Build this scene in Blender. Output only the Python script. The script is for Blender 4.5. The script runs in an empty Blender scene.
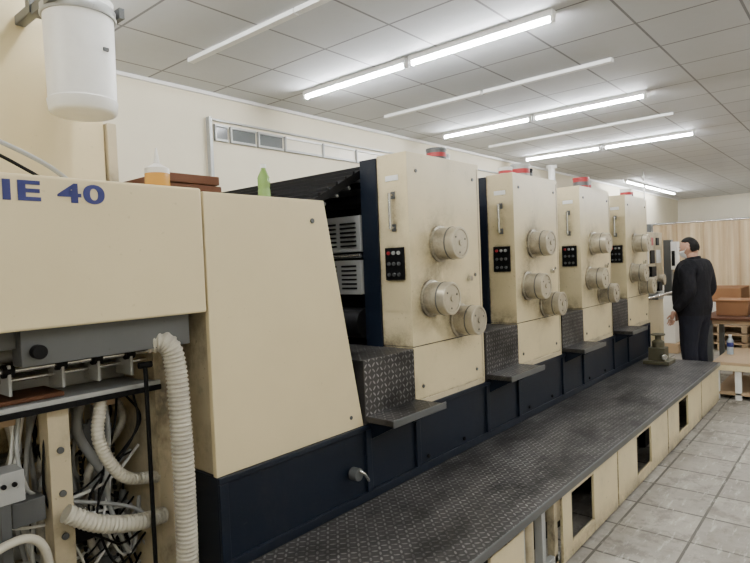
import bpy, bmesh, math, random
from mathutils import Vector, Matrix
random.seed(4)
scene = bpy.context.scene

# ------------------------------------------------------------------ materials
def new_mat(name):
    m = bpy.data.materials.new(name); m.use_nodes = True
    nt = m.node_tree
    return m, nt, nt.nodes["Principled BSDF"]

def setin(nt, sock, v):
    if hasattr(v, "links") or isinstance(v, bpy.types.NodeSocket): nt.links.new(v, sock)
    else: sock.default_value = v

def M(nt, op, a, b=None, c=None, clamp=False):
    n = nt.nodes.new("ShaderNodeMath"); n.operation = op; n.use_clamp = clamp
    setin(nt, n.inputs[0], a)
    if b is not None: setin(nt, n.inputs[1], b)
    if c is not None: setin(nt, n.inputs[2], c)
    return n.outputs[0]

def ramp(nt, fac, lo, hi):
    n = nt.nodes.new("ShaderNodeMapRange")
    nt.links.new(fac, n.inputs[0]); n.inputs[1].default_value = lo; n.inputs[2].default_value = hi
    n.inputs[3].default_value = 0; n.inputs[4].default_value = 1
    return n.outputs[0]

def noise(nt, vec, scale, detail=5, rough=0.6):
    n = nt.nodes.new("ShaderNodeTexNoise")
    nt.links.new(vec, n.inputs["Vector"]); n.inputs["Scale"].default_value = scale
    n.inputs["Detail"].default_value = detail; n.inputs["Roughness"].default_value = rough
    return n.outputs["Fac"]

def mix(nt, fac, a, b):
    n = nt.nodes.new("ShaderNodeMix"); n.data_type = 'RGBA'
    setin(nt, n.inputs[0], fac)
    setin(nt, n.inputs[6], a if not isinstance(a, tuple) else (*a, 1)[:4])
    setin(nt, n.inputs[7], b if not isinstance(b, tuple) else (*b, 1)[:4])
    return n.outputs[2]

def pos(nt, sx=1, sy=1, sz=1):
    g = nt.nodes.new("ShaderNodeNewGeometry")
    mp = nt.nodes.new("ShaderNodeMapping"); nt.links.new(g.outputs["Position"], mp.inputs[0])
    mp.inputs["Scale"].default_value = (sx, sy, sz)
    return mp.outputs[0]

def painted(name, base, dirt, amt=0.6, rough=0.45, lo=0.55, hi=0.8, metal=0.0, var=0.12, streak=0.5, spec=0.4, crev=0.0):
    m, nt, b = new_mat(name)
    p = pos(nt)
    n1 = noise(nt, p, 3.0, 6)
    n2 = noise(nt, pos(nt, 5, 5, 3.0), 1.3, 8, 0.75)
    n3 = noise(nt, p, 40.0, 4)
    base2 = tuple(c*(1-var) for c in base)
    c = mix(nt, ramp(nt, n1, 0.3, 0.7), base, base2)
    d = M(nt, 'MULTIPLY', ramp(nt, n1, 0.45, 0.75), ramp(nt, n2, lo, hi))
    d = M(nt, 'MULTIPLY', d, amt*streak)
    c = mix(nt, d, c, dirt)
    sp = M(nt, 'MULTIPLY', ramp(nt, n3, 0.66, 0.72), amt*0.5)
    c = mix(nt, sp, c, dirt)
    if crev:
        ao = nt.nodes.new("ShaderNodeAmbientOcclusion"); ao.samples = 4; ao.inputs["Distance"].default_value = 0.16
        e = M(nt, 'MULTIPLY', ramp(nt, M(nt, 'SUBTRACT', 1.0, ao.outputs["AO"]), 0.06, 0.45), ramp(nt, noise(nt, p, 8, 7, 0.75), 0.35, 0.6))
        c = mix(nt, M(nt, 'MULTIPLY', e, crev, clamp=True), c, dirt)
    nt.links.new(c, b.inputs["Base Color"])
    b.inputs["Roughness"].default_value = rough; b.inputs["Metallic"].default_value = metal
    b.inputs["Specular IOR Level"].default_value = spec
    return m

def plain(name, col, rough=0.5, metal=0.0, emit=0, trans=0, alpha=1, spec=0.5):
    m, nt, b = new_mat(name)
    n1 = noise(nt, pos(nt), 12.0, 4)
    c = mix(nt, n1, tuple(x*0.88 for x in col), tuple(min(1, x*1.08) for x in col))
    nt.links.new(c, b.inputs["Base Color"])
    b.inputs["Roughness"].default_value = rough; b.inputs["Metallic"].default_value = metal
    b.inputs["Specular IOR Level"].default_value = spec
    if emit:
        b.inputs["Emission Color"].default_value = (*col, 1); b.inputs["Emission Strength"].default_value = emit
    if trans: b.inputs["Transmission Weight"].default_value = trans
    b.inputs["Alpha"].default_value = alpha
    return m

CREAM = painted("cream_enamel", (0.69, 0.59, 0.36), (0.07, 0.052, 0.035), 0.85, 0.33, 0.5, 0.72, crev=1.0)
CREAMH = painted("cream_enamel_clean", (0.71, 0.605, 0.37), (0.22, 0.17, 0.10), 0.4, 0.33, var=0.06)
CREAM_D = painted("cream_enamel_dirty", (0.55, 0.47, 0.31), (0.05, 0.04, 0.03), 1.0, 0.45, 0.40, 0.60, streak=1.0)
DRUM = painted("drum_cream", (0.53, 0.48, 0.36), (0.06, 0.05, 0.04), 1.0, 0.32, 0.42, 0.66, metal=0.35, crev=0.9, streak=0.8)
NAVY = painted("navy_enamel", (0.006, 0.010, 0.019), (0.035, 0.036, 0.036), 0.8, 0.4, 0.45, 0.75, spec=0.25, streak=0.8)
BLACK = painted("black_iron", (0.0045, 0.0045, 0.005), (0.02, 0.018, 0.016), 0.6, 0.55, spec=0.15)
GREY = painted("grey_metal", (0.11, 0.115, 0.115), (0.03, 0.027, 0.024), 0.8, 0.4, metal=0.3)
LGREY = painted("light_grey_metal", (0.40, 0.41, 0.40), (0.08, 0.065, 0.055), 0.8, 0.4, metal=0.2, streak=0.9)
STEEL = plain("steel", (0.6, 0.6, 0.58), 0.25, 0.9)
WHITEP = plain("white_plastic", (0.78, 0.78, 0.75), 0.4)
HOSE = painted("hose_cream", (0.58, 0.55, 0.45), (0.12, 0.1, 0.08), 0.9, 0.5, crev=0.8)
HOSEG = painted("hose_grey", (0.36, 0.37, 0.36), (0.1, 0.1, 0.1), 0.7, 0.45)
WOOD = painted("brown_wood", (0.11, 0.045, 0.022), (0.03, 0.02, 0.012), 0.8, 0.6, spec=0.2)
WOODL = painted("light_wood", (0.45, 0.32, 0.19), (0.2, 0.13, 0.08), 0.6, 0.6)
CARD = painted("cardboard", (0.28, 0.14, 0.065), (0.12, 0.07, 0.04), 0.4, 0.8, spec=0.2)
RED = plain("red_plastic", (0.36, 0.02, 0.025), 0.4)
BLUE = plain("navy_lettering", (0.010, 0.016, 0.13), 0.5)
TUBE = plain("tube_glow", (0.97, 0.985, 1.0), 0.5, emit=180)
FIX = plain("fixture_white", (0.85, 0.85, 0.83), 0.5)
OLIVE = painted("olive_cast", (0.08, 0.072, 0.04), (0.02, 0.02, 0.015), 0.8, 0.5)

def tread():
    m, nt, b = new_mat("tread_plate")
    g = nt.nodes.new("ShaderNodeNewGeometry")
    s = nt.nodes.new("ShaderNodeSeparateXYZ"); nt.links.new(g.outputs["Position"], s.inputs[0])
    S = 0.030
    u = M(nt, 'DIVIDE', s.outputs[0], S)
    v = M(nt, 'DIVIDE', M(nt, 'ADD', s.outputs[1], s.outputs[2]), S)
    fu = M(nt, 'FLOOR', u); fv = M(nt, 'FLOOR', v)
    par = M(nt, 'FLOORED_MODULO', M(nt, 'ADD', fu, fv), 2.0)
    a = M(nt, 'SUBTRACT', M(nt, 'SUBTRACT', u, fu), 0.5)
    c = M(nt, 'SUBTRACT', M(nt, 'SUBTRACT', v, fv), 0.5)
    d1 = M(nt, 'ADD', a, c); d2 = M(nt, 'SUBTRACT', a, c)
    ip = M(nt, 'SUBTRACT', 1.0, par)
    L = M(nt, 'ADD', M(nt, 'MULTIPLY', d1, par), M(nt, 'MULTIPLY', d2, ip))
    W = M(nt, 'ADD', M(nt, 'MULTIPLY', d2, par), M(nt, 'MULTIPLY', d1, ip))
    e = M(nt, 'ADD', M(nt, 'POWER', M(nt, 'ABSOLUTE', M(nt, 'DIVIDE', L, 0.66)), 2.0),
          M(nt, 'POWER', M(nt, 'ABSOLUTE', M(nt, 'DIVIDE', W, 0.25)), 2.0))
    h = M(nt, 'SUBTRACT', 1.0, e, clamp=True)
    hs = M(nt, 'MULTIPLY', h, 2.5, clamp=True)
    p = pos(nt)
    n1 = ramp(nt, noise(nt, pos(nt, 0.9, 1.6, 1), 2.2, 8, 0.72), 0.42, 0.60)
    n2 = noise(nt, p, 25, 5)
    basec = mix(nt, n1, (0.050, 0.047, 0.045), (0.010, 0.0095, 0.009))
    top = mix(nt, n1, (0.25, 0.245, 0.235), (0.055, 0.052, 0.05))
    col = mix(nt, M(nt, 'MULTIPLY', hs, ramp(nt, n2, 0.25, 0.6)), basec, top)
    nt.links.new(col, b.inputs["Base Color"])
    b.inputs["Metallic"].default_value = 0.25
    b.inputs["Specular IOR Level"].default_value = 0.3
    b.inputs["Roughness"].default_value = 0.48
    bp = nt.nodes.new("ShaderNodeBump"); nt.links.new(hs, bp.inputs["Height"])
    bp.inputs["Distance"].default_value = 0.003; bp.inputs["Strength"].default_value = 0.9
    nt.links.new(bp.outputs[0], b.inputs["Normal"])
    return m
TREAD = tread()

def tiles(name, w, h, c1, c2, mortar, ms, dirt, dirt_amt, rough, ox=0, oy=0, patch=False):
    m, nt, b = new_mat(name)
    g = nt.nodes.new("ShaderNodeNewGeometry")
    mp = nt.nodes.new("ShaderNodeMapping"); nt.links.new(g.outputs["Position"], mp.inputs[0])
    mp.inputs["Location"].default_value = (ox, oy, 0)
    br = nt.nodes.new("ShaderNodeTexBrick"); br.offset = 0; br.squash = 1
    nt.links.new(mp.outputs[0], br.inputs["Vector"])
    br.inputs["Scale"].default_value = 1
    br.inputs["Brick Width"].default_value = w; br.inputs["Row Height"].default_value = h
    br.inputs["Mortar Size"].default_value = ms; br.inputs["Mortar Smooth"].default_value = 0.1
    br.inputs["Color1"].default_value = (*c1, 1); br.inputs["Color2"].default_value = (*c2, 1)
    br.inputs["Mortar"].default_value = (*mortar, 1)
    p = pos(nt)
    n1 = noise(nt, p, 1.6, 8, 0.7); n2 = noise(nt, p, 14, 6, 0.7)
    d = M(nt, 'MULTIPLY', M(nt, 'ADD', ramp(nt, n1, 0.42, 0.7), M(nt, 'MULTIPLY', ramp(nt, n2, 0.5, 0.75), 0.7)), dirt_amt, clamp=True)
    col = mix(nt, d, br.outputs["Color"], dirt)
    if patch:
        n4 = noise(nt, p, 4.5, 8, 0.75)
        col = mix(nt, M(nt, 'MULTIPLY', ramp(nt, n4, 0.53, 0.60), 0.5), col, (0.12, 0.105, 0.09))
        n5 = noise(nt, pos(nt, 1, 5, 1), 5, 6, 0.7)
        col = mix(nt, M(nt, 'MULTIPLY', ramp(nt, n5, 0.56, 0.64), 0.5), col, (0.55, 0.53, 0.47))
    nt.links.new(col, b.inputs["Base Color"])
    b.inputs["Roughness"].default_value = rough
    return m
FLOOR = tiles("floor_tiles", 0.38, 0.38, (0.42, 0.39, 0.33), (0.30, 0.275, 0.235), (0.08, 0.072, 0.06), 0.008, (0.15, 0.135, 0.11), 0.7, 0.7, 0.35, patch=True)
CEIL = tiles("ceiling_tiles", 0.62, 0.61, (0.66, 0.675, 0.70), (0.61, 0.625, 0.65), (0.24, 0.24, 0.26), 0.009, (0.5, 0.5, 0.5), 0.2, 0.8, 0.0, 0.0)
WALL = painted("wall_cream_paint", (0.72, 0.66, 0.51), (0.4, 0.35, 0.25), 0.3, 0.7, var=0.05)
WALLF = painted("wall_white_paint", (0.76, 0.72, 0.61), (0.5, 0.45, 0.36), 0.3, 0.7, var=0.05)

# ------------------------------------------------------------------ mesh builder
class B:
    def __init__(s): s.bm = bmesh.new(); s.mats = []
    def mi(s, m):
        if m not in s.mats: s.mats.append(m)
        return s.mats.index(m)
    def face(s, vs, i, smooth=False):
        try:
            f = s.bm.faces.new(vs); f.material_index = i; f.smooth = smooth
        except ValueError: pass
    def box(s, x0, x1, y0, y1, z0, z1, m):
        i = s.mi(m)
        v = [s.bm.verts.new((x, y, z)) for z in (z0, z1) for y in (y0, y1) for x in (x0, x1)]
        for q in ((0,2,3,1),(4,5,7,6),(0,1,5,4),(2,6,7,3),(0,4,6,2),(1,3,7,5)):
            s.face([v[k] for k in q], i)
    def prism(s, pts, vec, m):
        i = s.mi(m); vec = Vector(vec)
        a = [s.bm.verts.new(Vector(p)) for p in pts]; b = [s.bm.verts.new(Vector(p)+vec) for p in pts]
        n = len(a); s.face(a, i); s.face(list(reversed(b)), i)
        for k in range(n): s.face([a[k], b[k], b[(k+1)%n], a[(k+1)%n]], i)
    def xz(s, pts, y0, y1, m): s.prism([(p[0], y0, p[1]) for p in pts], (0, y1-y0, 0), m)
    def yz(s, pts, x0, x1, m): s.prism([(x0, p[0], p[1]) for p in pts], (x1-x0, 0, 0), m)
    def cyl(s, p0, p1, r, m, seg=28, r2=None, cap=True):
        s.rings([p0, p1], [r, r if r2 is None else r2], m, seg, cap)
    def lathe(s, base, axis, prof, m, seg=28):
        base = Vector(base); axis = Vector(axis).normalized()
        s.rings([base+axis*h for r, h in prof], [r for r, h in prof], m, seg, True, axis)
    def rings(s, pts, rad, m, seg=12, cap=True, fixed=None):
        i = s.mi(m); pts = [Vector(p) for p in pts]; rs = []
        t0 = (pts[-1]-pts[0]); 
        if t0.length < 1e-6: t0 = Vector((0,0,1))
        up = None
        for k, p in enumerate(pts):
            t = pts[min(k+1, len(pts)-1)] - pts[max(k-1, 0)]
            if fixed is not None: t = Vector(fixed)
            if t.length < 1e-7: t = t0.copy()
            t.normalize()
            if up is None:
                up = Vector((0,0,1)) if abs(t.z) < .9 else Vector((1,0,0))
            x = up.cross(t); 
            if x.length < 1e-5: x = Vector((1,0,0)).cross(t)
            x.normalize(); y = t.cross(x); y.normalize(); up = y
            rs.append([s.bm.verts.new(p + (x*math.cos(a)+y*math.sin(a))*max(rad[k], 1e-4)) for a in [2*math.pi*j/seg for j in range(seg)]])
        for k in range(len(rs)-1):
            for j in range(seg):
                s.face([rs[k][j], rs[k][(j+1)%seg], rs[k+1][(j+1)%seg], rs[k+1][j]], i, True)
        if cap:
            s.face(list(reversed(rs[0])), i); s.face(rs[-1], i)
    def hose(s, ctrl, r, m, seg=10, step=10, corr=0, pitch=0.012):
        P = [Vector(c) for c in ctrl]; P = [P[0]*2-P[1]] + P + [P[-1]*2-P[-2]]
        out = []
        for k in range(1, len(P)-2):
            for j in range(step):
                t = j/step; a, b, c, d = P[k-1], P[k], P[k+1], P[k+2]
                out.append(0.5*((2*b)+(c-a)*t+(2*a-5*b+4*c-d)*t*t+(3*b-a-3*c+d)*t*t*t))
        out.append(P[-2])
        if corr:
            L = [0]
            for k in range(1, len(out)): L.append(L[-1]+(out[k]-out[k-1]).length)
            n = int(L[-1]/pitch*4); res = []; k = 0
            for q in range(n+1):
                d = L[-1]*q/n
                while k < len(L)-2 and L[k+1] < d: k += 1
                t = (d-L[k])/max(1e-9, L[k+1]-L[k]); res.append(out[k].lerp(out[k+1], t))
            s.rings(res, [r*(1+corr*(1, 1, -1, -1)[q % 4]) for q in range(len(res))], m, seg)
        else: s.rings(out, [r]*len(out), m, seg)
    def ell(s, c, r, m, seg=20, rg=12):
        c = Vector(c); n = rg
        i = s.mi(m); rows = []
        for k in range(n+1):
            th = math.pi*k/n
            rows.append([s.bm.verts.new(c+Vector((r[0]*math.sin(th)*math.cos(a), r[1]*math.sin(th)*math.sin(a), r[2]*math.cos(th)))) for a in [2*math.pi*j/seg for j in range(seg)]])
        for k in range(n):
            for j in range(seg):
                s.face([rows[k][j], rows[k+1][j], rows[k+1][(j+1)%seg], rows[k][(j+1)%seg]], i, True)
    def done(s, name, parent=None, bevel=0.0, segs=2):
        bmesh.ops.recalc_face_normals(s.bm, faces=s.bm.faces)
        for e in s.bm.edges:
            if len(e.link_faces) == 2 and e.calc_face_angle(0) > math.radians(38): e.smooth = False
        me = bpy.data.meshes.new(name); s.bm.to_mesh(me); s.bm.free()
        for m in s.mats: me.materials.append(m)
        o = bpy.data.objects.new(name, me); scene.collection.objects.link(o)
        if parent: o.parent = parent
        if bevel:
            md = o.modifiers.new("bevel", 'BEVEL'); md.width = bevel; md.segments = segs; md.limit_method = 'ANGLE'; md.angle_limit = math.radians(40)
            md.use_clamp_overlap = True
        return o

def empty(name, loc=(0,0,0)):
    e = bpy.data.objects.new(name, None); scene.collection.objects.link(e); e.location = loc; return e

# ------------------------------------------------------------------ camera
d1 = Vector((493, 38.5, -577)).normalized()
d2 = Vector((-674, -8.5, -577)); d2 = (d2 - d1*d2.dot(d1)).normalized()
d3 = d1.cross(d2)
R = Matrix((d1, d2, d3))
cam = bpy.data.cameras.new("camera"); co = bpy.data.objects.new("camera", cam); scene.collection.objects.link(co)
cam.sensor_width = 36; cam.lens = 577/750*36; cam.clip_start = 0.05
co.matrix_world = Matrix.Translation((0, 0, 1.6)) @ R.to_4x4()
scene.camera = co

# ------------------------------------------------------------------ room
CH = 3.2
XW0, XW1, YW0, YW1 = -3.0, 20.0, -4.0, 4.52
b = B(); b.box(XW0, XW1, YW0, YW1, -0.1, 0, FLOOR); b.done("floor")
b = B(); b.box(XW0, XW1, YW0, YW1, CH, CH+0.1, CEIL); b.done("ceiling")
b = B(); b.box(XW0, XW1, YW1, YW1+0.15, -0.1, CH+0.1, WALL); b.done("wall_back")
b = B(); b.box(XW0, XW1, YW0-0.15, YW0, -0.1, CH+0.1, WALL); b.done("wall_front")
b = B(); b.box(XW1, XW1+0.15, YW0-.15, YW1+.15, -0.1, CH+0.1, WALLF); b.done("wall_right")
b = B(); b.box(XW0-0.15, XW0, YW0-.15, YW1+.15, -0.1, CH+0.1, WALL); b.done("wall_left")
b = B(); b.box(XW0, XW1, YW1-0.03, YW1, CH-0.03, CH, FIX); b.done("trim_1")

GLASSD = plain("window_dark_glass", (0.11, 0.12, 0.12), 0.2)
GLASSM = plain("window_painted_glass", (0.68, 0.63, 0.50), 0.3)
x = 3.12
ws = [(0.13, 1), (0.28, 1), (0.30, 1), (0.5, 0), (0.5, 0), (0.5, 0), (0.5, 0), (0.5, 0), (0.5, 0)]
b = B()
for w, dk in ws:
    b.box(x, x+w, YW1-0.012, YW1, 2.79, 2.90, GLASSD if dk else GLASSM)
    b.box(x-0.015, x, YW1-0.03, YW1, 2.77, 2.92, LGREY)
    b.box(x, x+w, YW1-0.03, YW1, 2.90, 2.92, LGREY if dk else FIX); b.box(x, x+w, YW1-0.03, YW1, 2.77, 2.79, LGREY)
    x += w+0.04
b.box(3.03, 3.06, YW1-0.05, YW1, 2.3, 2.97, LGREY)
b.box(3.06, 9, YW1-0.03, YW1, 2.95, 2.965, LGREY)
b.done("window_1")

def fixture(x0, y0, x1, y1, lit):
    b = B()
    alongY = abs(y1-y0) > abs(x1-x0)
    if alongY:
        if lit:
            b.box(x0-0.03, x0+0.03, y0, y1, CH-0.04, CH, FIX)
            b.cyl((x0, y0+0.02, CH-0.055), (x0, y1-0.02, CH-0.055), 0.015, TUBE, 12)
            for yy in (y0, y1-0.02): b.box(x0-0.02, x0+0.02, yy, yy+0.02, CH-0.075, CH-0.04, FIX)
        else: b.box(x0-0.025, x0+0.025, y0, y1, CH-0.03, CH, FIX)
    else:
        b.box(x0, x1, y0-0.03, y0+0.03, CH-0.04, CH, FIX)
        b.cyl((x0+0.02, y0, CH-0.055), (x1-0.02, y0, CH-0.055), 0.015, TUBE, 12)
        for xx in (x0, x1-0.02): b.box(xx, xx+0.02, y0-0.02, y0+0.02, CH-0.075, CH-0.04, FIX)
    b.done("fluorescent_light" if lit else "unlit_ceiling_strip")
for x, ya, yb in ((-1.3, 2.75, 1.52), (1.2, 2.75, 1.52), (3.70, 2.75, 1.54), (6.18, 2.88, 1.66), (8.68, 2.98, 1.74)):
    for y in (ya, yb, -1.0, -2.3):
        fixture(x, y, x, y+1.17, True)
for x, ya, yb in ((2.5, 2.70, 1.5), (4.95, 2.8, 1.58), (7.4, 2.9, 1.7)):
    for y in (ya, yb): fixture(x, y, x, y+1.19, False)
for x in (13.2, 14.6, 16.0): fixture(x, 4.0, x+1.35, 4.0, True)
for x in (11.2, 14, 17): 
    fixture(x, -2.3, x, -1.1, True); fixture(x, 0.0, x, 1.17, True)  # those past the curtain are unseen extras, added to light it from behind

# ------------------------------------------------------------------ PRESS
press = empty("offset_printing_press")

b = B()
b.box(2.10, 6.98, 1.90, 3.9, 0.0, 0.80, NAVY)
b.box(1.245, 2.10, 1.90, 3.9, 0.0, 0.80, NAVY)
b.box(1.245, 6.98, 1.885, 1.90, 0.775, 0.80, NAVY)
b.box(1.245, 6.98, 1.885, 1.90, 0.43, 0.47, NAVY)
for x in (1.245, 2.09, 2.5, 3.27, 3.72, 4.5, 4.95, 5.74, 6.19, 6.94): b.box(x, x+0.04, 1.885, 1.90, 0.47, 0.775, NAVY)
b.cyl((1.98, 1.885, 0.60), (1.98, 1.84, 0.60), 0.030, GREY, 20)
b.hose([(1.98, 1.84, 0.62), (2.0, 1.825, 0.60), (2.03, 1.83, 0.565), (2.05, 1.85, 0.55)], 0.008, STEEL)
for x in (2.62, 3.0, 3.9, 4.3, 5.1, 5.5): b.cyl((x, 1.90, 0.5), (x, 1.890, 0.5), 0.012, BLACK, 12)
b.done("machine_base", press, 0.005)

def unit(X, idx):
    b = B()
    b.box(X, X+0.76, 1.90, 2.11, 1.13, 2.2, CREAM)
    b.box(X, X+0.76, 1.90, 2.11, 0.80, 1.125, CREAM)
    b.box(X+0.02, X+0.74, 1.905, 2.10, 1.12, 1.14, BLACK)
    b.box(X-0.012, X+0.78, 2.11, 2.23, 0.80, 2.19, NAVY)
    b.box(X+0.03, X+0.74, 1.892, 1.90, 0.80, 0.83, CREAM_D)
    b.box(X+0.735, X+0.742, 1.897, 1.90, 0.84, 2.17, CREAM_D)
    b.cyl((X-0.035, 2.00, 1.78), (X-0.035, 2.00, 1.98), 0.009, STEEL, 12)
    for z in (1.79, 1.97): b.cyl((X, 2.00, z), (X-0.035, 2.00, z), 0.008, STEEL, 10)
    for z in (1.79, 1.97): b.box(X-0.005, X, 1.985, 2.015, z-0.02, z+0.02, GREY)
    b.box(X-0.012, X, 1.935, 2.065, 1.50, 1.68, BLACK)
    for yy in (1.965, 2.0, 2.035):
        for z in (1.53, 1.59, 1.65):
            b.cyl((X-0.012, yy, z), (X-0.024, yy, z), 0.010, RED if (yy > 2.02 and z > 1.62) else (GREY if z < 1.6 else LGREY), 12)
    b.box(X-0.004, X, 1.96, 2.05, 2.05, 2.08, WHITEP)
    for (dx, z) in ((0.08, 2.1), (0.68, 2.1), (0.08, 0.9), (0.66, 0.9), (0.68, 1.5)):
        b.cyl((X+dx, 1.90, z), (X+dx, 1.894, z), 0.010, GREY, 14)
    b.cyl((X+0.60, 1.90, 1.48), (X+0.60, 1.875, 1.48), 0.016, STEEL, 16)
    b.box(X+0.10, X+0.74, 2.23, 3.75, 0.80, 2.0, BLACK)
    b.box(X, X+0.78, 3.75, 3.95, 0.80, 2.19, CREAM)
    b.box(X+0.15, X+0.74, 2.23, 3.75, 2.0, 2.12, GREY)
    for (dx, z, r) in ((0.05, 1.97, 0.04), (0.0, 1.25, 0.09), (0.07, 1.05, 0.08)):
        b.cyl((X+dx, 2.23, z), (X+dx, 3.75, z), r, BLACK, 24)
    b.box(X-0.02, X+0.10, 2.24, 3.7, 1.67, 1.88, LGREY)
    b.box(X-0.03, X+0.10, 2.24, 3.7, 1.42, 1.62, LGREY)
    for zz in (1.45, 1.70):
        for k in range(6):
            for yy in (2.27, 2.43, 2.6, 2.78):
                b.box(X-0.034, X-0.02, yy, yy+0.12, zz+k*0.026, zz+k*0.026+0.011, BLACK)
    b.cyl((X-0.03, 2.23, 1.645), (X-0.03, 3.7, 1.645), 0.012, STEEL, 12)
    b.xz([(X-0.42, 1.93), (X-0.40, 1.90), (X+0.02, 2.10), (X+0.02, 2.15)], 2.24, 3.74, BLACK)
    for k in range(5):
        t = k/4
        b.cyl((X-0.40+0.4*t, 2.235, 1.88+0.20*t), (X-0.40+0.4*t, 3.74, 1.88+0.20*t), 0.010, GREY, 8)
    for k in range(7):
        t = k/6
        b.box(X-0.41+0.42*t, X-0.395+0.42*t, 2.24, 3.7, 1.93+0.21*t, 1.955+0.21*t, BLACK)
    b.box(X+0.02, X+0.1, 2.235, 3.74, 2.05, 2.15, BLACK)
    b.done("printing_unit_%d" % idx, press, 0.006)
    b = B()
    for dx, z, r, L in ((0.29, 1.695, 0.092, 0.145), (0.185, 1.385, 0.092, 0.145), (0.47, 1.235, 0.088, 0.145)):
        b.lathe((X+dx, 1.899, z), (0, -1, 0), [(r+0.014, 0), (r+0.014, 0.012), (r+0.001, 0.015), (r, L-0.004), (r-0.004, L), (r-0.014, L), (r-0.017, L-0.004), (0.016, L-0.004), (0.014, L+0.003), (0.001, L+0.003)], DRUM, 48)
        b.lathe((X+dx, 1.899, z), (0, -1, 0), [(r+0.003, L*0.62), (r+0.003, L*0.66)], GREY, 48)
        for a in range(3):
            aa = a*2.1+0.4
            b.cyl((X+dx+0.6*r*math.cos(aa), 1.90-L+0.006, z+0.6*r*math.sin(aa)), (X+dx+0.6*r*math.cos(aa), 1.90-L, z+0.6*r*math.sin(aa)), 0.005, GREY, 8)
    b.done("ink_drive_drums_%d" % idx, press)
    xa, xb = (X-0.42, X-0.001) if idx == 1 else (X-0.46, X-0.001)
    s = B()
    s.box(xa, xb, 1.895, 2.8, 0.80, 1.12, TREAD)
    s.box(xa, xb, 1.72, 1.895, 0.815, 0.845, TREAD)
    s.box(xa, xb+0.03, 1.715, 1.722, 0.81, 0.847, GREY)
    s.yz([(1.73, 0.81), (1.895, 0.81), (1.895, 0.72)], xa+0.03, xa+0.045, NAVY)
    s.yz([(1.73, 0.81), (1.895, 0.81), (1.895, 0.72)], xb-0.045, xb-0.03, NAVY)
    s.done("step_%d" % idx, press, 0.003)

for k in range(4): unit(2.52+1.235*k, k+1)

b = B()
b.xz([(1.245, 0.80), (2.09, 0.80), (1.88, 1.895), (1.245, 1.895)], 1.90, 1.925, CREAMH)
b.xz([(1.26, 0.80), (2.06, 0.80), (1.86, 1.88), (1.26, 1.88)], 1.925, 3.85, CREAM_D)
b.xz([(2.06, 0.80), (2.10, 0.80), (1.88, 1.90), (1.85, 1.90)], 1.93, 3.8, NAVY)
b.cyl((1.80, 1.90, 1.80), (1.80, 1.893, 1.80), 0.012, GREY, 16)
b.cyl((2.0, 1.90, 0.86), (2.0, 1.893, 0.86), 0.010, GREY, 16)
b.done("delivery_cabinet", press, 0.006)
b = B()
b.box(-0.9, 1.235, 1.895, 1.93, 1.44, 1.905, CREAMH)
b.box(-0.9, 1.235, 1.93, 3.85, 1.50, 1.895, CREAMH)
b.box(-0.9, -0.86, 1.93, 3.85, 0.0, 1.5, CREAM_D)
b.done("delivery_hood", press, 0.008)
cu = bpy.data.curves.new("lettering", 'FONT'); cu.body = "IE 40"; cu.size = 0.1; cu.extrude = 0.0012; cu.offset = 0.0028; cu.space_character = 1.08
to = bpy.data.objects.new("lettering", cu); scene.collection.objects.link(to); cu.materials.append(BLUE)
bpy.context.view_layer.update()
w = to.dimensions.x; h = to.dimensions.y
to.rotation_euler = (math.pi/2, 0, 0); to.location = (0.572, 1.8935, 1.828)
to.scale = (0.294/w, 0.062/h, 1); to.parent = press

# frame and mechanism below the hood
b = B()
b.box(0.62, 1.19, 1.95, 2.03, 1.325, 1.44, GREY)
b.box(-0.6, 0.62, 1.99, 2.03, 1.38, 1.44, GREY)
b.cyl((0.66, 1.94, 1.37), (0.66, 1.91, 1.37), 0.022, BLACK, 20)
b.box(0.74, 0.81, 2.12, 2.2, 0.0, 1.14, CREAM_D)
b.box(0.60, 0.64, 2.35, 2.43, 0.0, 1.16, CREAM_D)
b.box(1.12, 1.20, 2.1, 3.85, 0.0, 1.44, CREAM_D)
b.box(-0.86, 1.2, 3.8, 3.85, 0.0, 1.5, CREAM)
b.box(0.0, 1.1, 2.14, 3.6, 1.165, 1.182, LGREY)
b.box(0.0, 1.14, 2.09, 2.14, 1.165, 1.182, LGREY)
b.box(0.0, 1.14, 2.085, 2.11, 1.145, 1.165, BLACK)
for k in range(6): b.box(0.1+0.17*k, 0.16+0.17*k, 2.2, 3.6, 1.10, 1.14, WOODL)
b.box(0.40, 0.8, 2.12, 2.3, 1.185, 1.2, WOOD)
b.box(0.3, 1.1, 2.3, 3.4, 1.183, 1.24, LGREY)
b.cyl((1.045, 2.02, 0.0), (1.045, 2.02, 1.26), 0.008, BLACK, 10)
b.cyl((1.02, 2.02, 1.26), (1.07, 2.02, 1.26), 0.012, BLACK, 10)
b.cyl((0.2, 2.10, 1.30), (1.12, 2.10, 1.30), 0.010, STEEL, 12)
b.cyl((0.2, 2.16, 1.26), (1.12, 2.16, 1.26), 0.008, STEEL, 12)
b.cyl((0.0, 2.26, 1.33), (1.12, 2.26, 1.33), 0.022, LGREY, 18)
b.cyl((0.0, 2.40, 1.30), (1.12, 2.40, 1.30), 0.022, STEEL, 18)
for x in (0.35, 0.5, 0.62, 0.78, 0.9, 1.02): 
    b.box(x, x+0.010, 2.08, 2.2, 1.22, 1.32, LGREY); b.cyl((x-0.012, 2.10, 1.30), (x+0.022, 2.10, 1.30), 0.022, BLACK, 16)
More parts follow.
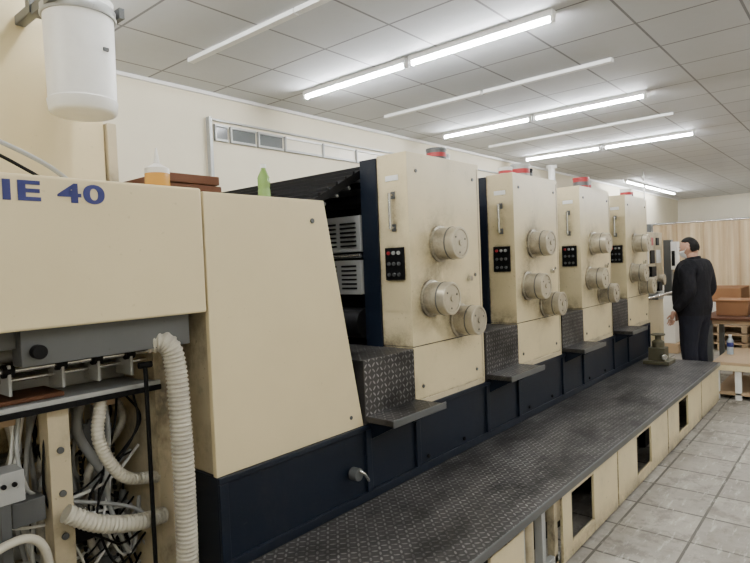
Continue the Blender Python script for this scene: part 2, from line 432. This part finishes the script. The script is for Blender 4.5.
for (x, z, r) in ((0.97, 0.98, 0.06), (0.97, 0.42, 0.07)):
    b.cyl((x, 2.28, z), (x, 2.30, z), r, GREY, 24); b.cyl((x, 2.26, z), (x, 2.31, z), r*0.35, STEEL, 16)
    for k in range(16):
        a = k*math.pi/8; b.box(x+r*math.cos(a)-.006, x+r*math.cos(a)+.006, 2.282, 2.298, z+r*math.sin(a)-.006, z+r*math.sin(a)+.006, GREY)
for sx in (-1, 1):
    for k in range(22): b.box(0.965+sx*0.062, 0.975+sx*0.062, 2.283, 2.297, 0.44+k*0.025, 0.458+k*0.025, BLACK)
b.box(0.86, 0.89, 2.5, 2.56, 0.2, 1.1, LGREY)
b.box(1.04, 1.07, 2.5, 2.56, 0.2, 1.1, LGREY)
b.cyl((0.9, 2.6, 0.25), (1.12, 2.6, 0.25), 0.10, LGREY, 24)
b.cyl((0.3, 2.7, 0.5), (1.12, 2.7, 0.5), 0.07, LGREY, 24)
b.cyl((0.3, 2.9, 0.8), (1.12, 2.9, 0.8), 0.03, STEEL, 24)
b.box(0.55, 0.64, 2.05, 2.14, 0.89, 0.99, LGREY)
for k in range(2): b.cyl((0.58+0.03*k, 2.05, 0.95), (0.58+0.03*k, 2.04, 0.95), 0.008, BLACK, 10)
b.box(0.57, 0.60, 2.06, 2.10, 0.3, 0.89, GREY)
b.box(0.3, 1.12, 2.35, 2.40, 0.10, 0.2, GREY)
b.box(0.62, 0.72, 2.12, 2.2, 0.78, 0.86, GREY)
b.box(0.83, 0.93, 2.2, 2.26, 0.62, 0.72, BLACK)
for k in range(5): b.cyl((0.845+0.018*k, 2.2, 0.72), (0.845+0.018*k, 2.2, 0.745), 0.006, STEEL, 8)
for k in range(4): b.cyl((0.775, 2.12, 0.55+0.15*k), (0.775, 2.11, 0.55+0.15*k), 0.012, GREY, 10)
b.done("delivery_frame", press, 0.002)
b = B()
b.hose([(1.05, 1.99, 1.345), (1.10, 1.96, 1.335), (1.125, 1.95, 1.25), (1.13, 1.94, 1.0), (1.13, 1.94, 0.6), (1.12, 1.95, 0.05)], 0.038, HOSE, 20, 12, corr=0.06, pitch=0.016)
def rh(n, r, m, s):
    random.seed(s)
    for k in range(n):
        y = 2.17+random.random()*0.3; xa = 0.66+random.random()*0.42; xb = 0.70+random.random()*0.38
        b.hose([(xa, y, 1.14), (xa+random.uniform(-.05,.05), y-.03, 1.0), (min(xa,xb)-random.uniform(-.06,.08), y-.03, 0.80+random.uniform(-.06,.06)), (xb, y-.03, 0.64+random.uniform(-.06,.06)), (xb+0.08, y, 0.5+random.uniform(-.1,.1)), (1.12, y+.05, 0.55+random.uniform(-.15,.2))], r, m, 10)
rh(6, 0.009, HOSEG, 2); rh(4, 0.015, HOSE, 9); rh(12, 0.0045, BLACK, 5); rh(2, 0.018, HOSEG, 12); rh(5, 0.005, WHITEP, 21); rh(5, 0.007, LGREY, 33)
def horiz(n, r, m, s):
    random.seed(s)
    for k in range(n):
        z = random.uniform(0.45, 1.05); y = random.uniform(2.22, 2.4); sag = random.uniform(.03, .14)
        b.hose([(0.45, y, z), (0.65, y-.02, z-sag*.7), (0.85, y-.03, z-sag), (1.0, y, z-sag*.3), (1.12, y+.02, z+random.uniform(-.03,.1))], r, m, 8)
horiz(3, 0.006, WHITEP, 3); horiz(4, 0.009, HOSEG, 8); horiz(4, 0.004, BLACK, 13)
b.hose([(0.76, 2.06, 0.80), (0.86, 2.05, 0.73), (1.0, 2.06, 0.68), (1.12, 2.08, 0.66)], 0.030, HOSE, 14, 10, corr=0.05, pitch=0.016)
b.hose([(0.92, 2.12, 1.14), (0.90, 2.1, 1.0), (0.98, 2.1, 0.85), (1.12, 2.12, 0.8)], 0.022, HOSE, 14, 10, corr=0.06, pitch=0.014)
b.hose([(0.3, 2.0, 0.70), (0.62, 2.02, 0.78), (0.70, 2.06, 0.6), (0.62, 2.1, 0.4)], 0.014, HOSE, 10)
b.done("air_hoses", press)

b = B()
b.box(-0.3, 1.22, 2.62, 3.3, 1.895, 3.05, CREAMH)
b.box(1.225, 1.27, 2.6, 2.7, 1.895, 2.28, CREAM_D)
b.box(1.22, 1.245, 2.7, 3.2, 1.9, 3.05, LGREY)
b.box(0.88, 0.92, 2.42, 2.62, 2.62, 2.66, GREY)
b.box(1.06, 1.10, 2.42, 2.62, 2.62, 2.66, GREY)
b.box(0.55, 0.57, 2.61, 2.62, 1.9, 3.05, CREAM_D)
b.hose([(0.45, 2.2, 2.12), (0.60, 2.1, 2.05), (0.75, 2.05, 1.97), (0.85, 2.05, 1.90)], 0.008, HOSEG)
b.hose([(0.45, 2.25, 2.06), (0.60, 2.15, 2.02), (0.72, 2.1, 1.95), (0.8, 2.1, 1.90)], 0.006, BLACK)
b.box(0.98, 1.12, 2.3, 2.5, 1.895, 1.93, GREY)
b.done("control_tower", press, 0.006)
b = B()
b.lathe((0.997, 2.30, 2.215), (0, 0, 1), [(0.001, 0.0), (0.105, 0.0), (0.116, 0.006), (0.120, 0.012), (0.125, 0.05), (0.121, 0.055), (0.125, 0.42), (0.126, 0.43)], WHITEP, 56)
b.lathe((0.997, 2.30, 2.58), (0, 0, 1), [(0.131, 0), (0.134, 0.005), (0.134, 0.03), (0.128, 0.04), (0.001, 0.045)], LGREY, 56)
b.box(0.86, 1.13, 2.40, 2.44, 2.60, 2.66, GREY)
b.box(0.865, 0.885, 2.2, 2.4, 2.59, 2.63, GREY); b.box(1.11, 1.13, 2.2, 2.4, 2.59, 2.63, GREY)
b.cyl((0.997, 2.30, 2.62), (0.997, 2.30, 3.15), 0.04, STEEL, 24)
b.box(1.03, 1.05, 2.176, 2.186, 2.44, 2.452, GREY)
b.done("spray_powder_canister", press)

# feeder end
b = B()
b.box(7.15, 8.6, 2.15, 3.9, 0.0, 1.05, CREAM)
b.box(7.25, 8.4, 2.10, 2.22, 1.05, 1.85, CREAM_D)
b.box(7.02, 7.12, 2.0, 2.1, 0.8, 1.5, BLACK)
b.box(7.0, 7.4, 2.02, 3.9, 0.75, 1.0, GREY)
for k in range(5):
    b.cyl((7.3+0.2*k, 2.0, 1.15+0.08*(k % 3)), (7.3+0.2*k, 2.12, 1.15+0.08*(k % 3)), 0.07, BLACK if k % 2 else DRUM, 20)
for k in range(4):
    b.box(7.28+0.27*k, 7.45+0.27*k, 2.085, 2.10, 1.45, 1.62, WHITEP if k % 2 else BLACK)
    b.box(7.28+0.27*k, 7.40+0.27*k, 2.085, 2.10, 1.68, 1.78, BLACK if k % 2 else RED)
b.box(7.9, 8.0, 2.1, 3.9, 1.85, 1.95, GREY)
b.box(8.45, 8.55, 2.0, 2.1, 1.0, 1.75, GREY); b.box(8.42, 8.58, 1.93, 2.0, 1.35, 1.72, WHITEP); b.box(8.41, 8.42, 1.95, 1.99, 1.4, 1.6, BLACK)
b.box(7.45, 7.65, 1.98, 2.1, 1.3, 1.42, BLACK); b.box(7.7, 7.95, 1.98, 2.1, 1.0, 1.1, LGREY)
b.cyl((7.2, 1.98, 1.05), (8.4, 1.98, 1.05), 0.02, STEEL, 12)
b.done("feeder", press, 0.004)

# catwalk
b = B()
b.box(0.6, 6.8, 1.18, 1.885, 0.415, 0.43, TREAD)
b.box(0.6, 6.8, 1.17, 1.18, 0.395, 0.432, GREY)
segs = [(2.05, 2.35), (2.78, 3.62), (3.64, 4.80), (4.82, 5.98), (6.0, 6.8)]
cuts = {1: (2.90, 3.22), 2: (4.02, 4.36), 3: (5.15, 5.47)}
for i, (x0, x1) in enumerate(segs):
    if i in cuts:
        c0, c1 = cuts[i]
        b.box(x0, c0, 1.19, 1.205, 0.03, 0.41, CREAM); b.box(c1, x1, 1.19, 1.205, 0.03, 0.41, CREAM)
        b.box(c0, c1, 1.19, 1.205, 0.36, 0.41, CREAM); b.box(c0, c1, 1.19, 1.205, 0.03, 0.10, CREAM)
        b.box(c0+0.03, c0+0.15, 1.30, 1.36, 0.15, 0.28, CREAM_D)
        b.box(c0-0.2, c1+0.2, 1.40, 1.45, 0.0, 0.4, BLACK)
    elif i == 0: b.box(x0, x1, 1.19, 1.205, 0.10, 0.37, CREAM)
    else: b.box(x0, x1, 1.19, 1.205, 0.03, 0.41, CREAM)
b.box(6.785, 6.8, 1.2, 1.885, 0.03, 0.41, CREAM)
for x in (0.9, 1.7, 2.38, 2.6, 2.74, 3.63, 4.81, 5.99, 6.74):
    b.box(x-0.02, x+0.02, 1.21, 1.25, 0.0, 0.41, CREAM_D if x > 2.7 else LGREY)
    b.box(x-0.02, x+0.02, 1.80, 1.84, 0.0, 0.41, GREY)
b.box(2.05, 2.78, 1.21, 1.24, 0.05, 0.09, LGREY)
b.cyl((2.48, 1.24, 0.0), (2.48, 1.24, 0.4), 0.03, CREAM_D, 16)
b.box(2.15, 2.75, 1.45, 1.6, 0.05, 0.35, BLACK)
b.done("catwalk", press, 0.002)

# ------------------------------------------------------------------ loose things
def can(x, y, z, r, h, m, m2, name):
    z += 0.002
    b = B(); b.lathe((x, y, z), (0, 0, 1), [(r*0.96, 0), (r, 0.006), (r, h*0.8), (r*1.05, h*0.82), (r*1.05, h), (r*0.9, h), (r*0.9, h*0.9), (0.001, h*0.9)], m, 28)
    b.cyl((x, y, z+h*0.25), (x, y, z+h*0.6), r*1.01, m2, 28); b.done(name)
can(2.93, 1.98, 2.2, 0.06, 0.07, GREY, RED, "ink_can")
can(3.08, 2.04, 2.2, 0.05, 0.06, LGREY, WHITEP, "ink_can")
can(4.08, 2.00, 2.2, 0.07, 0.10, LGREY, RED, "ink_can")
can(4.24, 2.03, 2.2, 0.05, 0.08, BLACK, GREY, "ink_can")
can(3.90, 2.03, 2.2, 0.05, 0.06, WHITEP, RED, "ink_can")
can(5.30, 2.00, 2.2, 0.07, 0.10, RED, GREY, "ink_can")
can(5.47, 2.03, 2.2, 0.06, 0.08, LGREY, RED, "ink_can")
can(6.60, 2.00, 2.2, 0.06, 0.09, WHITEP, RED, "ink_can")
can(6.78, 2.03, 2.2, 0.05, 0.07, RED, BLACK, "ink_can")
AMBER = plain("amber_liquid", (0.55, 0.28, 0.05), 0.25)
CLR = plain("translucent_plastic", (0.66, 0.64, 0.58), 0.3)
b = B()
b.lathe((1.165, 2.08, 1.898), (0, 0, 1), [(0.043, 0), (0.046, 0.005), (0.046, 0.078)], AMBER, 24)
b.lathe((1.165, 2.08, 1.976), (0, 0, 1), [(0.046, 0), (0.045, 0.02), (0.02, 0.034), (0.012, 0.04), (0.003, 0.10)], CLR, 24)
b.done("glue_bottle")
GRN = plain("green_bottle", (0.18, 0.30, 0.08), 0.2)
b = B()
b.lathe((1.78, 2.20, 1.898), (0, 0, 1), [(0.026, 0), (0.03, 0.006), (0.03, 0.07), (0.027, 0.08), (0.03, 0.09), (0.03, 0.13), (0.012, 0.17), (0.012, 0.18)], GRN, 24)
b.cyl((1.78, 2.20, 2.075), (1.78, 2.20, 2.093), 0.014, WHITEP, 16); b.done("drink_bottle")
b = B()
for k in range(3): b.box(1.28+0.02*k, 1.62-0.01*k, 2.3, 2.7, 1.90+0.045*k, 1.94+0.045*k, WOOD)
b.box(1.63, 1.72, 2.32, 2.5, 1.90, 1.95, BLACK)
b.done("wooden_board_stack", None, 0.004)

b = B()
b.box(6.35, 6.62, 1.55, 1.80, 0.432, 0.47, OLIVE)
b.box(6.40, 6.56, 1.60, 1.76, 0.47, 0.60, OLIVE)
b.lathe((6.48, 1.68, 0.60), (0, 0, 1), [(0.06, 0), (0.06, 0.06), (0.03, 0.08), (0.03, 0.12), (0.07, 0.125), (0.07, 0.14), (0.001, 0.145)], OLIVE, 20)
b.cyl((6.40, 1.62, 0.52), (6.33, 1.58, 0.52), 0.03, STEEL, 16)
b.done("oil_pump", None, 0.005)

b = B()
b.box(7.0, 8.1, 0.0, 1.28, 0.37, 0.40, WOODL)
for k in range(7): b.box(7.02, 7.06, 0.02+0.2*k, 0.10+0.2*k-0.02, 0.0, 0.37, WHITEP)
for k in range(2): b.box(8.0, 8.06, 0.02+1.13*k, 0.12+1.13*k, 0.0, 0.37, WOODL)
b.box(7.0, 7.02, 0.0, 1.28, 0.31, 0.37, CREAM)
b.box(7.02, 8.06, 0.0, 1.28, 0.05, 0.08, WOODL)
b.done("low_wooden_platform", None, 0.004)
b = B()
b.box(8.2, 9.1, -0.6, 1.62, 0.71, 0.745, WOOD)
for xx in (8.24, 9.0):
    for yy in (-0.55, 1.5): b.box(xx, xx+0.06, yy, yy+0.06, 0, 0.71, GREY)
b.box(8.25, 9.05, -0.5, 1.55, 0.66, 0.71, WOODL)
b.done("work_table", None, 0.004)
b = B()
b.box(8.5, 8.9, 1.15, 1.50, 0.747, 0.93, CARD); b.box(8.48, 8.92, 1.13, 1.52, 0.93, 0.945, CARD)
b.done("cardboard_box", None, 0.004)
b = B()
PAPER = plain("paper", (0.68, 0.65, 0.58), 0.7)
for k in range(8): b.box(8.30+0.005*k, 8.75, 0.55+0.01*k, 1.08, 0.746+0.02*k, 0.764+0.02*k, PAPER)
b.done("paper_stack")
PET = plain("clear_pet", (0.65, 0.75, 0.85), 0.1, trans=0.6)
b = B()
b.lathe((7.55, 1.20, 0.402), (0, 0, 1), [(0.03, 0), (0.034, 0.006), (0.034, 0.06), (0.031, 0.07), (0.034, 0.08), (0.034, 0.15), (0.014, 0.195), (0.014, 0.205)], PET, 24)
b.cyl((7.55, 1.20, 0.607), (7.55, 1.20, 0.627), 0.017, WHITEP, 16)
b.cyl((7.55, 1.20, 0.49), (7.55, 1.20, 0.54), 0.0345, BLUE, 24); b.done("water_bottle")

# plastic strip curtain
m, nt, pb = new_mat("curtain_plastic")
fold_shade = ramp(nt, noise(nt, pos(nt, 0, 9, 0.25), 1.0, 4, 0.6), 0.35, 0.65)
cc = mix(nt, fold_shade, (0.84, 0.69, 0.47), (0.50, 0.34, 0.20))  # light and shade of the folds put into the colour as vertical streaks
tr = nt.nodes.new("ShaderNodeBsdfTranslucent"); nt.links.new(cc, tr.inputs[0])
nt.links.new(cc, pb.inputs["Base Color"]); pb.inputs["Roughness"].default_value = 0.35
mx = nt.nodes.new("ShaderNodeMixShader"); mx.inputs[0].default_value = 0.5
nt.links.new(pb.outputs[0], mx.inputs[1]); nt.links.new(tr.outputs[0], mx.inputs[2])
tp = nt.nodes.new("ShaderNodeBsdfTransparent"); tp.inputs[0].default_value = (0.95, 0.86, 0.70, 1)
mx2 = nt.nodes.new("ShaderNodeMixShader"); mx2.inputs[0].default_value = 0.3
nt.links.new(mx.outputs[0], mx2.inputs[1]); nt.links.new(tp.outputs[0], mx2.inputs[2])
nt.links.new(mx2.outputs[0], nt.nodes["Material Output"].inputs[0])
b = B(); i = b.mi(m)
y = -3.9; cols = []
while y < 3.3:
    ph = y*11; cols.append((12+0.08*math.sin(ph)+0.04*math.sin(ph*2.7), y)); y += 0.025
vs = [[b.bm.verts.new((x, y, z)) for x, y in cols] for z in (0.02, 0.7, 1.4, 2.1)]
for r in range(3):
    for k in range(len(cols)-1): b.face([vs[r][k], vs[r][k+1], vs[r+1][k+1], vs[r+1][k]], i, True)
b.cyl((12, -4, 2.12), (12, 3.4, 2.12), 0.02, STEEL, 12)
for yy in (-3.9, -1.5, 0.9, 3.3): b.cyl((12, yy, 2.12), (12, yy, 3.2), 0.012, STEEL, 8)
b.done("plastic_curtain")

b = B(); b.cyl((9.9, 4.25, 0), (9.9, 4.25, 3.2), 0.06, WHITEP, 20); b.cyl((9.9, 4.25, 3.14), (9.9, 4.25, 3.2), 0.09, WHITEP, 20); b.done("support_post")
b = B()
for k in range(4): b.cyl((10.3+0.25*k, 3.3-0.05*k, 0.0), (10.35+0.25*k, 3.35-0.05*k, 2.25), 0.06, WHITEP, 20)
b.done("paper_rolls")
b = B()
b.box(9.8, 11.4, 2.25, 2.85, 0, 0.15, WOODL)
b.box(9.85, 11.35, 2.3, 2.8, 0.15, 1.0, PAPER)
b.box(9.85, 11.35, 2.28, 2.3, 0.5, 0.7, WOOD)
b.done("pallet_of_paper", None, 0.01)
b = B()
for k in range(3):
    z = 0.14*k
    for yy in (1.42, 1.75, 2.08): b.box(10.4, 11.4, yy, yy+0.08, z, z+0.10, WOODL)
    for q in range(6): b.box(10.4+0.18*q, 10.5+0.18*q, 1.40, 2.18, z+0.10, z+0.125, WOODL)
for k in range(10): b.box(10.42+0.004*(k%3), 11.32, 1.44+0.006*(k%2), 2.12, 0.41+0.035*k, 0.442+0.035*k, PAPER)
b.box(10.45, 11.3, 1.5, 2.1, 0.765, 0.98, CARD)
b.done("pallet_stack", None, 0.004)
b = B()
for xx in (10.2, 11.2):
    for yy in (0.6, 1.3): b.box(xx, xx+0.04, yy, yy+0.04, 0, 1.3, GREY)
for z in (0.2, 0.7, 1.26): b.box(10.2, 11.24, 0.6, 1.34, z, z+0.03, GREY)
for z, m_ in ((0.23, CARD), (0.73, PAPER)): b.box(10.25, 11.1, 0.7, 1.28, z, z+0.28, m_)
b.done("storage_shelf", None, 0.003)

# ------------------------------------------------------------------ MAN
man = empty("man", (7.6, 1.56, 0)); man.rotation_euler = (0, 0, math.radians(-14))
SKIN = plain("skin", (0.45, 0.25, 0.17), 0.5)
m_c, nt, pb = new_mat("black_clothes")
nn = noise(nt, pos(nt, 1, 1, 0.5), 9, 5)
jk = mix(nt, nn, (0.006, 0.006, 0.008), (0.020, 0.020, 0.024))
tc = nt.nodes.new("ShaderNodeTexCoord"); sp = nt.nodes.new("ShaderNodeSeparateXYZ"); nt.links.new(tc.outputs["Object"], sp.inputs[0])
low = M(nt, 'LESS_THAN', sp.outputs[2], 0.84)
nt.links.new(mix(nt, low, jk, (0.016, 0.017, 0.024)), pb.inputs["Base Color"]); pb.inputs["Roughness"].default_value = 0.85
pb.inputs["Specular IOR Level"].default_value = 0.12
bp = nt.nodes.new("ShaderNodeBump"); nt.links.new(nn, bp.inputs["Height"]); bp.inputs["Distance"].default_value = 0.05; bp.inputs["Strength"].default_value = 0.8
nt.links.new(bp.outputs[0], pb.inputs["Normal"])
JACKET = m_c
HAIR = plain("dark_hair", (0.008, 0.007, 0.006), 0.7, spec=0.2)
STRIPE = plain("jacket_stripe", (0.14, 0.14, 0.15), 0.8, spec=0.1)

def skin(name, verts, edges, radii, mat, root=0, sub=2):
    me = bpy.data.meshes.new(name); me.from_pydata(verts, edges, [])
    o = bpy.data.objects.new(name, me); scene.collection.objects.link(o); o.parent = man
    md = o.modifiers.new("skin", 'SKIN'); md.use_smooth_shade = True
    for k, r in enumerate(radii):
        sv = me.skin_vertices[0].data[k]; sv.radius = r if isinstance(r, tuple) else (r, r); sv.use_root = (k == root)
    s = o.modifiers.new("sub", 'SUBSURF'); s.levels = sub; s.render_levels = sub
    me.materials.append(mat)
    return o
V = [(0, 0, .93), (0, .045, 1.08), (0, .03, 1.24), (0, -.02, 1.37), (0, 0, 1.47), (0, .015, 1.53),
     (-.16, -.02, 1.40), (-.235, -.02, 1.35), (-.285, -.09, 1.11), (-.265, .10, .90),
     (.16, -.02, 1.40), (.235, -.02, 1.35), (.285, -.06, 1.11), (.26, .12, .94),
     (-.10, 0, .84), (-.125, .02, .48), (-.13, -.02, .12),
     (.10, 0, .84), (.125, .03, .48), (.13, 0, .12)]
E = [(0,1),(1,2),(2,3),(3,4),(4,5),(3,6),(6,7),(7,8),(8,9),(3,10),(10,11),(11,12),(12,13),(0,14),(14,15),(15,16),(0,17),(17,18),(18,19)]
Rr = [(.22,.19),(.23,.22),(.23,.21),(.21,.18),.08,.062, .115,.10,.078,.055, .115,.10,.078,.055, .135,.10,.078, .135,.10,.078]
skin("clothed_body", V, E, Rr, JACKET)
b = B()
for sx in (-.13, .13):
    b.ell((sx, .05, .045), (.05, .14, .045), BLACK); b.ell((sx, -.03, .08), (.05, .07, .06), BLACK)
    b.box(sx-.045, sx+.045, -.08, .17, 0.0, .02, BLACK)
b.done("shoes", man)
def head():
    bm = bmesh.new(); bmesh.ops.create_icosphere(bm, subdivisions=4, radius=1)
    for v in bm.verts:
        x, y, z = v.co
        w = 1.0 if z > -0.1 else 1.0-0.32*min(1, (-0.1-z)/0.9)
        x2 = x*.078*w; y2 = y*.096*(w if y < 0 else 1-0.12*max(0, -z)); z2 = z*.122
        if y > 0.6:
            if abs(x) < .22 and -.28 < z < .12: y2 += .020*(1-abs(x)/.22)*(1 if z < -.05 else (0.12-z)/.17)*min(1, (z+.28)/.1)
            for ex in (-.38, .38):
                d = math.hypot(x-ex, z-.08)
                if d < .2: y2 -= .006*(1-d/.2)
            if abs(x) < .3 and abs(z+.48) < .1: y2 += .005
        if y > 0.3 and z < -.75: y2 += .01
        v.co = (x2, y2, z2)
    for f in bm.faces: f.smooth = True
    me = bpy.data.meshes.new("head"); bm.to_mesh(me); bm.free(); me.materials.append(SKIN)
    return me
hd = empty("head_joint"); hd.parent = man; hd.location = (0, .045, 1.625); hd.rotation_euler = (math.radians(-12), 0, math.radians(10))
hd.scale = (1.08, 1.08, 1.05)
ho = bpy.data.objects.new("head", head()); scene.collection.objects.link(ho); ho.parent = hd
b = B()
for sx in (-1, 1):
    b.ell((sx*.079, -.005, -.005), (.010, .018, .03), SKIN); b.ell((sx*.03, .083, .012), (.012, .008, .008), WHITEP, 12, 8); b.ell((sx*.03, .090, .012), (.005, .003, .005), BLACK, 10, 6)
    b.ell((sx*.03, .088, .03), (.017, .005, .004), HAIR, 10, 6)
b.ell((0, .088, -.06), (.024, .006, .007), RED, 12, 6)
b.done("face_features", hd)
bm = bmesh.new(); bmesh.ops.create_icosphere(bm, subdivisions=4, radius=1)
kill = [v for v in bm.verts if not ((v.co.z > 0.42 + 0.35*max(0, v.co.y)) or (v.co.y < -0.22 and v.co.z > -0.42))]
bmesh.ops.delete(bm, geom=kill, context='VERTS')
for v in bm.verts:
    x, y, z = v.co; w = 1.0 if z > -0.1 else 1.0-0.32*min(1, (-0.1-z)/0.9)
    v.co = (x*.082*w, y*.101*w, z*.127)
for f in bm.faces: f.smooth = True
me = bpy.data.meshes.new("hair"); bm.to_mesh(me); bm.free(); me.materials.append(HAIR)
o = bpy.data.objects.new("hair", me); scene.collection.objects.link(o); o.parent = hd
o.modifiers.new("s", 'SOLIDIFY').thickness = 0.006
bm = bmesh.new(); bmesh.ops.create_icosphere(bm, subdivisions=4, radius=1)
bmesh.ops.delete(bm, geom=[v for v in bm.verts if not (v.co.y > 0.35 and -0.9 < v.co.z < -0.12)], context='VERTS')
for v in bm.verts:
    x, y, z = v.co; w = 1.0 if z > -0.1 else 1.0-0.30*min(1, (-0.1-z)/0.9)
    v.co = (x*.085*w, y*.104+ (0.018*(1-abs(x)) if y > .6 else 0), z*.124)
for f in bm.faces: f.smooth = True
me = bpy.data.meshes.new("face_mask"); bm.to_mesh(me); bm.free(); me.materials.append(WHITEP)
o = bpy.data.objects.new("face_mask", me); scene.collection.objects.link(o); o.parent = hd
o.modifiers.new("s", 'SOLIDIFY').thickness = 0.003
b = B()
for sx in (-1, 1): b.hose([(sx*.075, .04, -.03), (sx*.084, .015, -.005), (sx*.083, -.015, .0)], .002, WHITEP, 6)
b.done("mask_straps", hd)
skin("neck", [(0, -.005, 1.46), (0, .015, 1.53), (0, .03, 1.59)], [(0,1),(1,2)], [.070, .066, .066], SKIN)
def hand(w, fwd, name, sx):
    w = Vector(w); D = Vector(fwd).normalized(); S = Vector((0, 1, 0)); S = (S-D*S.dot(D)).normalized(); Nn = D.cross(S)*sx
    vs, es, rs = [], [], []
    def chain(pts, rad):
        k0 = len(vs)
        for p in pts: vs.append(tuple(p))
        es.extend((k0+i, k0+i+1) for i in range(len(pts)-1)); rs.extend(rad)
    chain([w-D*.03, w+D*.03, w+D*.085], [.030, (.036, .022), (.040, .020)])
    for k, (o, L) in enumerate(((.030, .068), (.010, .078), (-.010, .072), (-.029, .056))):
        a = w+D*.075+S*o
        chain([a, a+D*L*.5, a+D*L*.8-Nn*.01, a+D*L-Nn*.025], [.0108, .010, .009, .0075])
    a = w+D*.03+S*.022
    chain([a, a+D*.03+S*.022, a+D*.058+S*.03-Nn*.012], [.013, .011, .009])
    o = skin(name, vs, es, rs, SKIN, 0, 1)
    me = o.data
    for k in [0, 3, 7, 11, 15, 19]: me.skin_vertices[0].data[k].use_root = True
hand((-.263, .12, .87), (0, .25, -1), "left_hand", 1)
hand((.26, .14, .91), (0, .35, -1), "right_hand", -1)
b = B()
b.rings([(0, -.003, 1.44), (0, .012, 1.515)], [.095, .082], JACKET, 24, False)
b.done("jacket_collar", man)

w = bpy.data.worlds.new("world"); scene.world = w; w.use_nodes = True
w.node_tree.nodes["Background"].inputs[0].default_value = (0.9, 0.95, 1, 1); w.node_tree.nodes["Background"].inputs[1].default_value = 0.3
